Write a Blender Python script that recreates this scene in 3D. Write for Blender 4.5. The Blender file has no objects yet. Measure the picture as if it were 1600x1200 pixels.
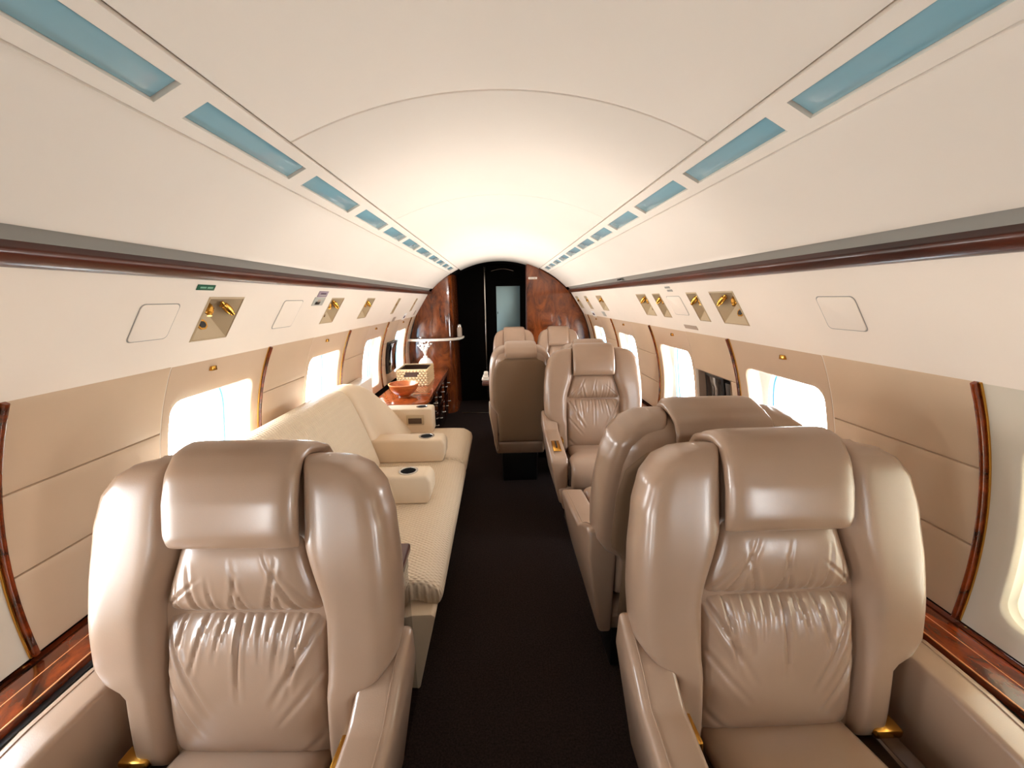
import bpy, bmesh, math, random
from mathutils import Vector, Matrix
random.seed(7)
SC = bpy.context.scene
COL = SC.collection
PI = math.pi

# ------------------------------------------------------------------ camera
cam_d = bpy.data.cameras.new('camera'); cam = bpy.data.objects.new('camera', cam_d)
COL.objects.link(cam); SC.camera = cam
cam_d.sensor_width = 36.0; cam_d.lens = 36.0 * 600 / 1600; cam_d.clip_start = 0.02; cam_d.clip_end = 500
def cam_matrix(vp=(779, 467), f=600.0, roll=0.8):
    r = math.radians(roll)
    Y = Vector(((vp[0]-800)/f, (600-vp[1])/f, -1)).normalized()
    t = (-math.sin(r)*Y[0] + math.cos(r)*Y[1]) / -Y[2]
    Z = Vector((-math.sin(r), math.cos(r), t)).normalized()
    X = Y.cross(Z)
    return Matrix((X, Y, Z))
cam.matrix_world = Matrix.Translation((-0.016, 0, 1.40)) @ cam_matrix().to_4x4()

# ------------------------------------------------------------------ daylight and exposure
W = bpy.data.worlds.new('daylight'); SC.world = W; W.use_nodes = True
nt = W.node_tree; nt.nodes.clear()
wo = nt.nodes.new('ShaderNodeOutputWorld'); bg = nt.nodes.new('ShaderNodeBackground')
tc = nt.nodes.new('ShaderNodeTexCoord'); sx = nt.nodes.new('ShaderNodeSeparateXYZ'); rp = nt.nodes.new('ShaderNodeValToRGB')
mp = nt.nodes.new('ShaderNodeMapRange'); mp.inputs['From Min'].default_value = -1
nt.links.new(tc.outputs['Generated'], sx.inputs[0]); nt.links.new(sx.outputs['Z'], mp.inputs['Value'])
nt.links.new(mp.outputs['Result'], rp.inputs['Fac']); nt.links.new(rp.outputs['Color'], bg.inputs['Color']); nt.links.new(bg.outputs[0], wo.inputs[0])
el = rp.color_ramp.elements
el[0].position = 0.0; el[0].color = (0.95, 0.93, 0.90, 1)          # sunlit pale apron
el[1].position = 1.0; el[1].color = (0.50, 0.62, 0.78, 1)          # sky overhead
for p, c in ((0.485, (1.0, 0.98, 0.95, 1)), (0.515, (0.90, 0.94, 0.98, 1)), (0.75, (0.76, 0.82, 0.90, 1))):
    e = el.new(p); e.color = c
bg.inputs['Strength'].default_value = 30.0
SC.view_settings.view_transform = 'Standard'; SC.view_settings.look = 'None'
SC.view_settings.exposure = 0.0; SC.view_settings.gamma = 1.0; SC.view_settings.use_curve_mapping = False
SC.cycles.max_bounces = 14; SC.cycles.diffuse_bounces = 9; SC.cycles.glossy_bounces = 6; SC.cycles.transparent_max_bounces = 12
SC.cycles.use_denoising = True; SC.cycles.sample_clamp_indirect = 60
SC.cycles.caustics_reflective = False; SC.cycles.caustics_refractive = False

# added fill lamps behind the wood rails, brightening the far ceiling
for sd in (-1, 1):
    for yc, ln, pw in ((2.05, 1.6, 3.5), (3.72, 1.7, 5.6)):
        ld = bpy.data.lights.new('ceiling_fill', 'AREA'); ld.shape = 'RECTANGLE'; ld.size = ln; ld.spread = math.radians(72); ld.size_y = .010; ld.energy = pw; ld.color = (1.0, .97, .93)
        lo = bpy.data.objects.new('ceiling_fill', ld); COL.objects.link(lo)
        lo.location = (sd*.8035, yc, 1.5065)
        zx = Vector((sd*.975, 0, -.22)).normalized(); xx = Vector((0, 1, 0)); yy = zx.cross(xx)
        lo.rotation_euler = Matrix((xx, yy, zx)).transposed().to_euler()

# ------------------------------------------------------------------ materials
def lin(c):
    return tuple(((v/255)/12.92 if v/255 <= .04045 else ((v/255+.055)/1.055)**2.4) for v in c) + (1,)
def mat(name, rgb, rough=.5, metal=0, coat=0, spec=.5, bump=None, vary=None, coat_rough=.05):
    m = bpy.data.materials.new(name); m.use_nodes = True
    n = m.node_tree; b = n.nodes['Principled BSDF']
    b.inputs['Base Color'].default_value = lin(rgb); b.inputs['Roughness'].default_value = rough
    b.inputs['Metallic'].default_value = metal; b.inputs['Coat Weight'].default_value = coat; b.inputs['Coat Roughness'].default_value = coat_rough
    b.inputs['Specular IOR Level'].default_value = spec
    t = n.nodes.new('ShaderNodeTexCoord')
    if vary:                                                   # (scale, amount): gentle uneven colour
        no = n.nodes.new('ShaderNodeTexNoise'); no.inputs['Scale'].default_value = vary[0]; no.inputs['Detail'].default_value = 5
        r = n.nodes.new('ShaderNodeValToRGB'); k = vary[1]
        c = lin(rgb); r.color_ramp.elements[0].position = .3; r.color_ramp.elements[1].position = .7
        r.color_ramp.elements[0].color = tuple(x*(1-k) for x in c[:3])+(1,); r.color_ramp.elements[1].color = tuple(min(1, x*(1+k)) for x in c[:3])+(1,)
        n.links.new(t.outputs['Object'], no.inputs['Vector']); n.links.new(no.outputs['Fac'], r.inputs['Fac']); n.links.new(r.outputs['Color'], b.inputs['Base Color'])
    if bump:                                                   # (kind, scale, strength, distance)
        if bump[0] == 'noise':
            x = n.nodes.new('ShaderNodeTexNoise'); x.inputs['Scale'].default_value = bump[1]; x.inputs['Detail'].default_value = 4; out = x.outputs['Fac']
        elif bump[0] == 'voronoi':
            x = n.nodes.new('ShaderNodeTexVoronoi'); x.inputs['Scale'].default_value = bump[1]; out = x.outputs['Distance']
        n.links.new(t.outputs['Object'], x.inputs['Vector'])
        bp = n.nodes.new('ShaderNodeBump'); bp.inputs['Strength'].default_value = bump[2]; bp.inputs['Distance'].default_value = bump[3]
        n.links.new(out, bp.inputs['Height']); n.links.new(bp.outputs[0], b.inputs['Normal'])
    return m
def burl(name, dark, light, scale=7, rough=.18, stretch=(1, 1, 1)):
    m = mat(name, dark, rough, 0, .8)
    n = m.node_tree; b = n.nodes['Principled BSDF']
    t = n.nodes.new('ShaderNodeTexCoord'); mpn = n.nodes.new('ShaderNodeMapping'); mpn.inputs['Scale'].default_value = stretch
    a = n.nodes.new('ShaderNodeTexNoise'); a.inputs['Scale'].default_value = scale; a.inputs['Detail'].default_value = 8; a.inputs['Distortion'].default_value = 2.2; a.inputs['Roughness'].default_value = .65
    r = n.nodes.new('ShaderNodeValToRGB'); e = r.color_ramp.elements
    e[0].position = .32; e[0].color = lin(dark); e[1].position = .72; e[1].color = lin(light)
    n.links.new(t.outputs['Object'], mpn.inputs[0]); n.links.new(mpn.outputs[0], a.inputs['Vector']); n.links.new(a.outputs['Fac'], r.inputs['Fac']); n.links.new(r.outputs['Color'], b.inputs['Base Color'])
    return m
M = {}
M['leather'] = mat('tan_leather', (153, 125, 103), .30, spec=.6, coat=.35, coat_rough=.2, bump=('voronoi', 420, .10, .0006), vary=(5, .07))
M['leather_shaded'] = mat('tan_leather_shaded', (112, 87, 64), .62, spec=.3, bump=('noise', 300, .12, .0006))  # matte darker copy of the tan leather; shade on the backs painted in
M['leather_dark'] = mat('brown_piping', (74, 52, 36), .5)
M['sofa'] = mat('cream_sofa_leather', (212, 190, 160), .5, spec=.4, vary=(4, .04))
M['headliner'] = mat('cream_headliner', (220, 209, 196), .75, spec=.2, bump=('noise', 120, .08, .0008), vary=(1.6, .035))
M['service'] = mat('cream_service_panel', (230, 217, 202), .6, spec=.3, bump=('noise', 200, .10, .0006), vary=(2.2, .04))
M['pocket'] = mat('beige_pocket', (178, 156, 124), .5)
M['wall'] = mat('tan_wall_leather', (196, 170, 142), .55, spec=.35, bump=('noise', 90, .15, .0008), vary=(3, .05))
M['bay'] = mat('window_bay_tan', (194, 168, 142), .45, vary=(3, .03)); M['bay_cream'] = mat('window_bay_cream', (200, 190, 172), .5, vary=(3, .02))
M['reveal'] = mat('window_reveal', (222, 218, 206), .4)
M['ring'] = mat('window_outer_ring', (96, 158, 184), .3)
M['grey'] = mat('grey_recess', (150, 145, 136), .6)  # grey for painted shade in the rail recess and cover gaps, also print
M['lens'] = mat('blue_lens', (124, 164, 176), .16, spec=.6, coat=.3)
M['gold'] = mat('gold', (212, 158, 72), .22, metal=1)
M['silver'] = mat('silver', (200, 198, 192), .25, metal=1)
M['black'] = mat('black_plastic', (16, 14, 13), .35)
M['dark'] = mat('shade_black', (10, 8, 7), .8, spec=.08)  # near-black that puts the vestibule's darkness into its surfaces
M['screen'] = mat('dark_screen', (14, 14, 16), .08, coat=.6)
M['white'] = mat('white_ceramic', (240, 238, 234), .3)
M['white_edge'] = mat('pale_edge', (226, 216, 202), .4)
M['carpet'] = mat('dark_carpet', (44, 34, 31), .95, spec=.1, bump=('noise', 420, .8, .004), vary=(160, .45))
M['wood_rail'] = burl('rail_wood', (44, 14, 8), (88, 36, 18), 6, .32, (1, .25, 1)); M['wood_rail'].node_tree.nodes['Principled BSDF'].inputs['Coat Weight'].default_value = .25
M['wood_ledge'] = burl('ledge_burl', (26, 10, 5), (150, 62, 22), 9, .16, (1, .55, 1))
M['wood_wall'] = burl('bulkhead_burl', (56, 20, 8), (150, 76, 32), 5.5, .2, (1, 1, .5))
M['wood_top'] = burl('credenza_top', (118, 50, 20), (184, 92, 42), 4, .14)
M['wood_dark'] = burl('dark_walnut', (26, 9, 6), (62, 22, 12), 6, .2)
M['inlay'] = mat('inlay', (222, 150, 96), .3)
M['bowl'] = burl('turned_wood', (150, 68, 26), (216, 128, 62), 9, .35, (1, 1, 3))
M['wicker'] = mat('wicker', (214, 184, 138), .7)
M['weave_shade'] = mat('weave_gap_shade', (70, 44, 28), .8)
M['green'] = mat('green_placard', (22, 84, 60), .4); M['green_text'] = mat('pale_green_print', (128, 176, 150), .5)
M['purple'] = mat('purple_placard', (150, 132, 142), .5); M['print'] = mat('dark_print', (70, 44, 62), .5)
M['greypic'] = mat('grey_placard', (168, 166, 156), .5); M['taupe'] = mat('taupe_placard', (168, 148, 130), .6)
M['door_blue'] = mat('blue_grey_door_panel', (158, 190, 200), .42, metal=.85)
M['shade'] = mat('cream_shade', (240, 232, 214), .6)
def glass():
    m = bpy.data.materials.new('window_glass'); m.use_nodes = True; n = m.node_tree; n.nodes.clear()
    o = n.nodes.new('ShaderNodeOutputMaterial'); mx = n.nodes.new('ShaderNodeMixShader'); tr = n.nodes.new('ShaderNodeBsdfTransparent'); gl = n.nodes.new('ShaderNodeBsdfGlossy')
    lw = n.nodes.new('ShaderNodeLayerWeight'); p1 = n.nodes.new('ShaderNodeMath'); p1.operation = 'POWER'; p1.inputs[1].default_value = 5
    fr = n.nodes.new('ShaderNodeMath'); fr.operation = 'MULTIPLY_ADD'; fr.inputs[1].default_value = .9; fr.inputs[2].default_value = .05
    n.links.new(lw.outputs['Facing'], p1.inputs[0]); n.links.new(p1.outputs[0], fr.inputs[0]); gl.inputs['Roughness'].default_value = .02; tr.inputs[0].default_value = (.97, .985, 1, 1)
    n.links.new(fr.outputs[0], mx.inputs[0]); n.links.new(tr.outputs[0], mx.inputs[1]); n.links.new(gl.outputs[0], mx.inputs[2]); n.links.new(mx.outputs[0], o.inputs[0]); return m
M['glass'] = glass()
def translucent(m, rgb, k):
    n = m.node_tree; o = n.nodes['Material Output']; b = n.nodes['Principled BSDF']
    t = n.nodes.new('ShaderNodeBsdfTranslucent'); t.inputs[0].default_value = lin(rgb); mx = n.nodes.new('ShaderNodeMixShader'); mx.inputs[0].default_value = k
    n.links.new(b.outputs[0], mx.inputs[1]); n.links.new(t.outputs[0], mx.inputs[2]); n.links.new(mx.outputs[0], o.inputs[0])
translucent(M['shade'], (240, 228, 200), .25)
def quilt(m):
    # shallow woven quilting: two crossed waves as fine relief
    n = m.node_tree; b = n.nodes['Principled BSDF']; t = n.nodes.new('ShaderNodeTexCoord')
    outs = []
    for rot in (.5, -.5):
        mpn = n.nodes.new('ShaderNodeMapping'); mpn.inputs['Rotation'].default_value = (0, 0, rot)
        w = n.nodes.new('ShaderNodeTexWave'); w.inputs['Scale'].default_value = 24; w.inputs['Distortion'].default_value = 1.2; w.bands_direction = 'Y'
        n.links.new(t.outputs['Object'], mpn.inputs[0]); n.links.new(mpn.outputs[0], w.inputs['Vector']); outs.append(w.outputs['Fac'])
    mm = n.nodes.new('ShaderNodeMath'); mm.operation = 'MULTIPLY'; n.links.new(outs[0], mm.inputs[0]); n.links.new(outs[1], mm.inputs[1])
    bp = n.nodes.new('ShaderNodeBump'); bp.inputs['Strength'].default_value = .6; bp.inputs['Distance'].default_value = .008
    n.links.new(mm.outputs[0], bp.inputs['Height']); n.links.new(bp.outputs[0], b.inputs['Normal'])
M['quilt'] = mat('cream_quilted', (214, 193, 164), .5, spec=.35); quilt(M['quilt'])

# ------------------------------------------------------------------ helpers
class MB:
    def __init__(s): s.v = []; s.f = []
    def add(s, vs, fs):
        o = len(s.v); s.v += [tuple(v) for v in vs]; s.f += [tuple(i+o for i in f) for f in fs]; return s
    def grid(s, fn, nu, nv, flip=False):
        vs = [fn(i/nu, j/nv) for j in range(nv+1) for i in range(nu+1)]
        fs = []
        for j in range(nv):
            for i in range(nu):
                a = j*(nu+1)+i; q = (a, a+1, a+nu+2, a+nu+1); fs.append(q[::-1] if flip else q)
        return s.add(vs, fs)
    def tube(s, pts, r, n=8, caps=True):
        pts = [Vector(p) for p in pts]; rs = r if isinstance(r, (list, tuple)) else [r]*len(pts)
        vs = []; fs = []; up = Vector((0, 0, 1))
        for i, p in enumerate(pts):
            t = (pts[min(i+1, len(pts)-1)]-pts[max(i-1, 0)]).normalized()
            a = t.cross(up); a = t.cross(Vector((1, 0, 0))) if a.length < 1e-4 else a
            a.normalize(); b = t.cross(a)
            vs += [p + rs[i]*(math.cos(2*PI*k/n)*a + math.sin(2*PI*k/n)*b) for k in range(n)]
        for i in range(len(pts)-1):
            for k in range(n): fs.append((i*n+k, i*n+(k+1) % n, (i+1)*n+(k+1) % n, (i+1)*n+k))
        if caps: fs.append(tuple(range(n))[::-1]); fs.append(tuple((len(pts)-1)*n+k for k in range(n)))
        return s.add(vs, fs)
    def lathe(s, prof, n=32, c=(0, 0, 0)):
        vs = [(c[0]+r*math.cos(2*PI*k/n), c[1]+r*math.sin(2*PI*k/n), c[2]+z) for r, z in prof for k in range(n)]
        fs = [(i*n+k, i*n+(k+1) % n, (i+1)*n+(k+1) % n, (i+1)*n+k) for i in range(len(prof)-1) for k in range(n)]
        return s.add(vs, fs)
    def box(s, x0, x1, y0, y1, z0, z1, bev=0, seg=2):
        bm = bmesh.new()
        bmesh.ops.create_cube(bm, size=1)
        for v in bm.verts: v.co = Vector(((x0+x1)/2+v.co.x*(x1-x0), (y0+y1)/2+v.co.y*(y1-y0), (z0+z1)/2+v.co.z*(z1-z0)))
        if bev: bmesh.ops.bevel(bm, geom=bm.edges[:], offset=bev, segments=seg, profile=.5, affect='EDGES')
        return s.bm(bm)
    def prism(s, poly, axis, a0, a1, bev=0, seg=3, fn=None):
        # poly: list of 2D points in the two remaining axes
        bm = bmesh.new()
        def P(p, a): return {'x': (a, p[0], p[1]), 'y': (p[0], a, p[1]), 'z': (p[0], p[1], a)}[axis]
        A = [bm.verts.new(P(p, a0)) for p in poly]; B = [bm.verts.new(P(p, a1)) for p in poly]; n = len(poly)
        bm.faces.new(A); bm.faces.new(B[::-1])
        for i in range(n): bm.faces.new((A[i], B[i], B[(i+1) % n], A[(i+1) % n]))
        bmesh.ops.recalc_face_normals(bm, faces=bm.faces[:])
        if bev: bmesh.ops.bevel(bm, geom=bm.edges[:], offset=bev, segments=seg, profile=.5, affect='EDGES', clamp_overlap=True)
        if fn:
            for v in bm.verts: v.co = Vector(fn(v.co))
        return s.bm(bm)
    def bm(s, bm):
        bm.verts.ensure_lookup_table(); bm.verts.index_update()
        s.add([v.co[:] for v in bm.verts], [[v.index for v in f.verts] for f in bm.faces]); bm.free(); return s
    def build(s, name, m, parent=None, smooth=40, recalc=True):
        me = bpy.data.meshes.new(name); me.from_pydata(s.v, [], s.f)
        if recalc:
            bm = bmesh.new(); bm.from_mesh(me); bmesh.ops.remove_doubles(bm, verts=bm.verts[:], dist=1e-6); bmesh.ops.recalc_face_normals(bm, faces=bm.faces[:]); bm.to_mesh(me); bm.free()
        if smooth:
            for p in me.polygons: p.use_smooth = True
            me.set_sharp_from_angle(angle=math.radians(smooth))
        me.materials.append(M[m] if isinstance(m, str) else m)
        o = bpy.data.objects.new(name, me); COL.objects.link(o)
        if parent is not None: o.parent = parent
        return o
def tag(o, label=None, cat=None, group=None, kind=None):
    for k, v in (('label', label), ('category', cat), ('group', group), ('kind', kind)):
        if v: o[k] = v
    return o
def empty(name, loc=(0, 0, 0), rz=0):
    o = bpy.data.objects.new(name, None); COL.objects.link(o); o.location = loc; o.rotation_euler = (0, 0, rz); o.empty_display_size = .1
    return o
def struct(name): return tag(empty(name), kind='structure')
def copy_tree(o, parent=None, skip=()):
    c = o.copy(); COL.objects.link(c)
    if parent is not None: c.parent = parent
    for ch in [x for x in o.children if x.name.split('.')[0] not in skip]: copy_tree(ch, c, skip)
    return c

# ------------------------------------------------------------------ cabin section
R0, ZC = 1.12, .73
Y0, Y1 = -2.2, 4.66                       # cabin behind the camera ... bulkhead
def tz(z): return R0*math.asin((z-ZC)/R0)
def wall_frame(side):
    def f(a, t, d):                        # a along the cabin, t up the arc, d towards the cabin
        ph = t/R0; r = R0-d
        return (side*r*math.cos(ph), a, ZC+r*math.sin(ph))
    return f
PT, PB = (.842, 1.468), (1.014, 1.200)    # service panel top / bottom
def psu_frame(side):
    L = math.hypot(PB[0]-PT[0], PB[1]-PT[1]); nx, nz = -(PT[1]-PB[1])/L, -(PB[0]-PT[0])/L
    def f(a, s, d):
        x = PT[0]+(PB[0]-PT[0])*s + nx*d; z = PT[1]+(PB[1]-PT[1])*s + nz*d
        return (side*x, a, z)
    return f
def panel(fr, a0, a1, b0, b1, d0, d1, ch=.003, na=1, nb=6, chb=None, mb=None):
    """a raised panel with chamfered rim on any curved frame"""
    mb = mb or MB(); chb = chb if chb is not None else ch
    mb.grid(lambda u, v: fr(a0+ch+(a1-a0-2*ch)*u, b0+chb+(b1-b0-2*chb)*v, d1), na, nb)
    n = 2*(na+nb)
    def loop(e, eb, d):
        p = [fr(a0+e+(a1-a0-2*e)*i/na, b0+eb, d) for i in range(na)] + [fr(a1-e, b0+eb+(b1-b0-2*eb)*i/nb, d) for i in range(nb)] + \
            [fr(a1-e-(a1-a0-2*e)*i/na, b1-eb, d) for i in range(na)] + [fr(a0+e, b1-eb-(b1-b0-2*eb)*i/nb, d) for i in range(nb)]
        return p
    m_ = d1-(ch*.3 if d1 > d0 else -ch*.3)
    L = [loop(ch, chb, d1), loop(ch*.3, chb*.3, m_), loop(0, 0, d1-(min(ch, (d1-d0))*1.0)), loop(0, 0, d0)]
    vs = sum(L, []); fs = [(k*n+i, k*n+(i+1) % n, (k+1)*n+(i+1) % n, (k+1)*n+i) for k in range(3) for i in range(n)]
    mb.add(vs, fs); return mb
def phi(x): return R0*math.acos(x/R0)
T_SEAM, T_STRIP, T_LENS0, T_LENS1, T_LIP = phi(.474), phi(.571), phi(.547), phi(.500), phi(.789)
T_W1, T_W0 = phi(.810), phi(.843)

# floor
floor = tag(MB().box(-1.2, 1.2, Y0-.1, 6.5, -.06, 0).build('floor', 'carpet', smooth=0), kind='structure')

# outer skin with window cut-outs (closes the cabin against stray light)
BAY = [(.262+.917*k, .765+.917*k) for k in range(-2, 5)]
def wspan(b): return b[0]+.030, b[1]-.055                   # recessed opening inside a bay
WZ0, WZ1 = .668, 1.092
skin = struct('wall_outer')
for side in (-1, 1):
    fr = wall_frame(side); mb = MB()
    lo, hi = tz(WZ0)-.02, tz(WZ1)+.02
    mb.grid(lambda u, v: fr(Y0-.1+(6.6-Y0)*u, tz(-.1)+(lo-tz(-.1))*v, -.10), 1, 10)
    mb.grid(lambda u, v: fr(Y0-.1+(6.6-Y0)*u, hi+(R0*PI/2-hi)*v, -.10), 1, 24)
    ys = [Y0-.1] + sum([[wspan(b)[0]-.02, wspan(b)[1]+.02] for b in BAY], []) + [6.5]
    for i in range(0, len(ys), 2):
        mb.grid(lambda u, v: fr(ys[i]+(ys[i+1]-ys[i])*u, lo+(hi-lo)*v, -.10), 1, 8)
    mb.build('skin_panel', 'dark', skin, recalc=False)
end = tag(MB().box(-1.2, 1.2, Y0-.12, Y0-.06, 0, 1.95).build('wall_front', 'service', smooth=0), kind='structure')

# ceiling: three headliner panels, light strips, side panels
ceil = struct('ceiling')
fr = wall_frame(1)
for a0, a1 in ((Y0, .968), (.972, 1.838), (1.841, 4.90)):
    panel(fr, a0, a1, T_SEAM+.002, R0*PI-T_SEAM-.002, -.03, 0, .004, 1, 40).build('headliner_panel', 'headliner', ceil)
panel(fr, 4.90, 6.5, T_SEAM-.4, R0*PI-T_SEAM+.4, -.03, -.004, .004, 1, 40).build('shaded_headliner', 'dark', ceil)  # same headliner carried on, coloured near-black for the shade there
lens_spans = [(-1.92, -1.58), (-1.52, -1.18), (-1.12, -.78), (-.72, -.38), (-.32, .02), (.08, .297), (.355, .697), (.752, 1.092), (1.150, 1.485), (1.548, 1.845), (1.903, 2.195), (2.255, 2.575), (2.62, 3.01), (2.93+.13, 3.39), (3.43, 3.74), (3.78, 4.08), (4.12, 4.42)]
strips = {}
for side, word, off in ((-1, 'left', 0.0), (1, 'right', .055)):
    fr = wall_frame(side)
    st = tag(empty('ceiling_light_strip', (side*.53, Y0, 1.72)), 'long %s ceiling strip of unlit blue lens panels above the %s' % (word, 'sofa' if side < 0 else 'single armchair row'), 'light strip')
    mb = MB(); spans = [(a+off, b+off) for a, b in lens_spans]
    if side < 0: spans = [s for s in spans if not (0.0 < s[0] < .2)]; spans = [((-.32, .697) if abs(s[1]-.697) < .01 else s) for s in spans if not (s[0] < .3 and s[0] > -.4)] if False else spans
    # strip face with a cut-out for each lens
    cuts = sorted(spans); a = Y0
    def face(a0, a1, t0, t1): mb.grid(lambda u, v: fr(a0+(a1-a0)*u, t0+(t1-t0)*v, .0015), 1, max(1, int((t1-t0)/.02)))
    for c0, c1 in cuts:
        face(a, c0, T_STRIP+.002, T_SEAM-.002); face(c0, c1, T_STRIP+.002, T_LENS0); face(c0, c1, T_LENS1, T_SEAM-.002); a = c1
        for (p, q) in (((c0, T_LENS0), (c1, T_LENS0)), ((c1, T_LENS0), (c1, T_LENS1)), ((c1, T_LENS1), (c0, T_LENS1)), ((c0, T_LENS1), (c0, T_LENS0))):
            mb.add([fr(p[0], p[1], .0015), fr(q[0], q[1], .0015), fr(q[0], q[1], -.02), fr(p[0], p[1], -.02)], [(0, 1, 2, 3)])
    face(a, 4.66, T_STRIP+.002, T_SEAM-.002)
    for t in (T_STRIP+.002, T_SEAM-.002):
        mb.add([fr(Y0, t, .0015), fr(4.66, t, .0015), fr(4.66, t, -.03), fr(Y0, t, -.03)], [(0, 1, 2, 3)])
    mb.v = [(x-side*.53, y-Y0, z-1.72) for x, y, z in mb.v]
    mb.build('strip_frame', 'headliner', st, recalc=False)
    for c0, c1 in cuts:
        l = panel(fr, c0+.002, c1-.002, T_LENS0+.001, T_LENS1-.001, -.02, -.004, .002, 1, 3)
        l.v = [(x-side*.53, y-Y0, z-1.72) for x, y, z in l.v]; l.build('lens_panel', 'lens', st)
walls = {-1: struct('wall_left'), 1: struct('wall_right')}
for side in (-1, 1):
    fr = wall_frame(side); w = walls[side]
    def sp(a, t, d): return fr(a, t, d)
    panel(sp, Y0, 4.66, T_LIP, T_STRIP-.002, -.03, .002, .006, 1, 14).build('upper_side_panel', 'headliner', w)
    # recess strip below the side panel, its shadow painted in grey
    mb = MB(); mb.grid(lambda u, v: fr(Y0+(4.66-Y0)*u, T_W1-.01+(T_LIP+.012-T_W1+.01)*v, -.016), 1, 4); mb.build('recess_shade_strip', 'grey', w, recalc=False)
    # gloss rail: half-round moulding
    mb = MB()
    rp_ = [(-.004, -.02), (-.002, .004), (.006, .012), (.016, .016), (.026, .0165), (.034, .0155), (.0395, .0135), (.0415, .010), (.041, .004), (.039, -.004), (.039, -.02)]
    for (ta, da), (tb_, db) in zip(rp_[:-1], rp_[1:]):
        mb.add([fr(Y0, T_W0+ta, da), fr(4.66, T_W0+ta, da), fr(4.66, T_W0+tb_, db), fr(Y0, T_W0+tb_, db)], [(0, 1, 2, 3)])
    mb.build('wood_rail', 'wood_rail', w, smooth=60)
    if side == 1:
        MB().box(.790, .806, 2.62, 2.67, 1.508, 1.520, .002).build('rail_clip', 'black', w)

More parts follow.
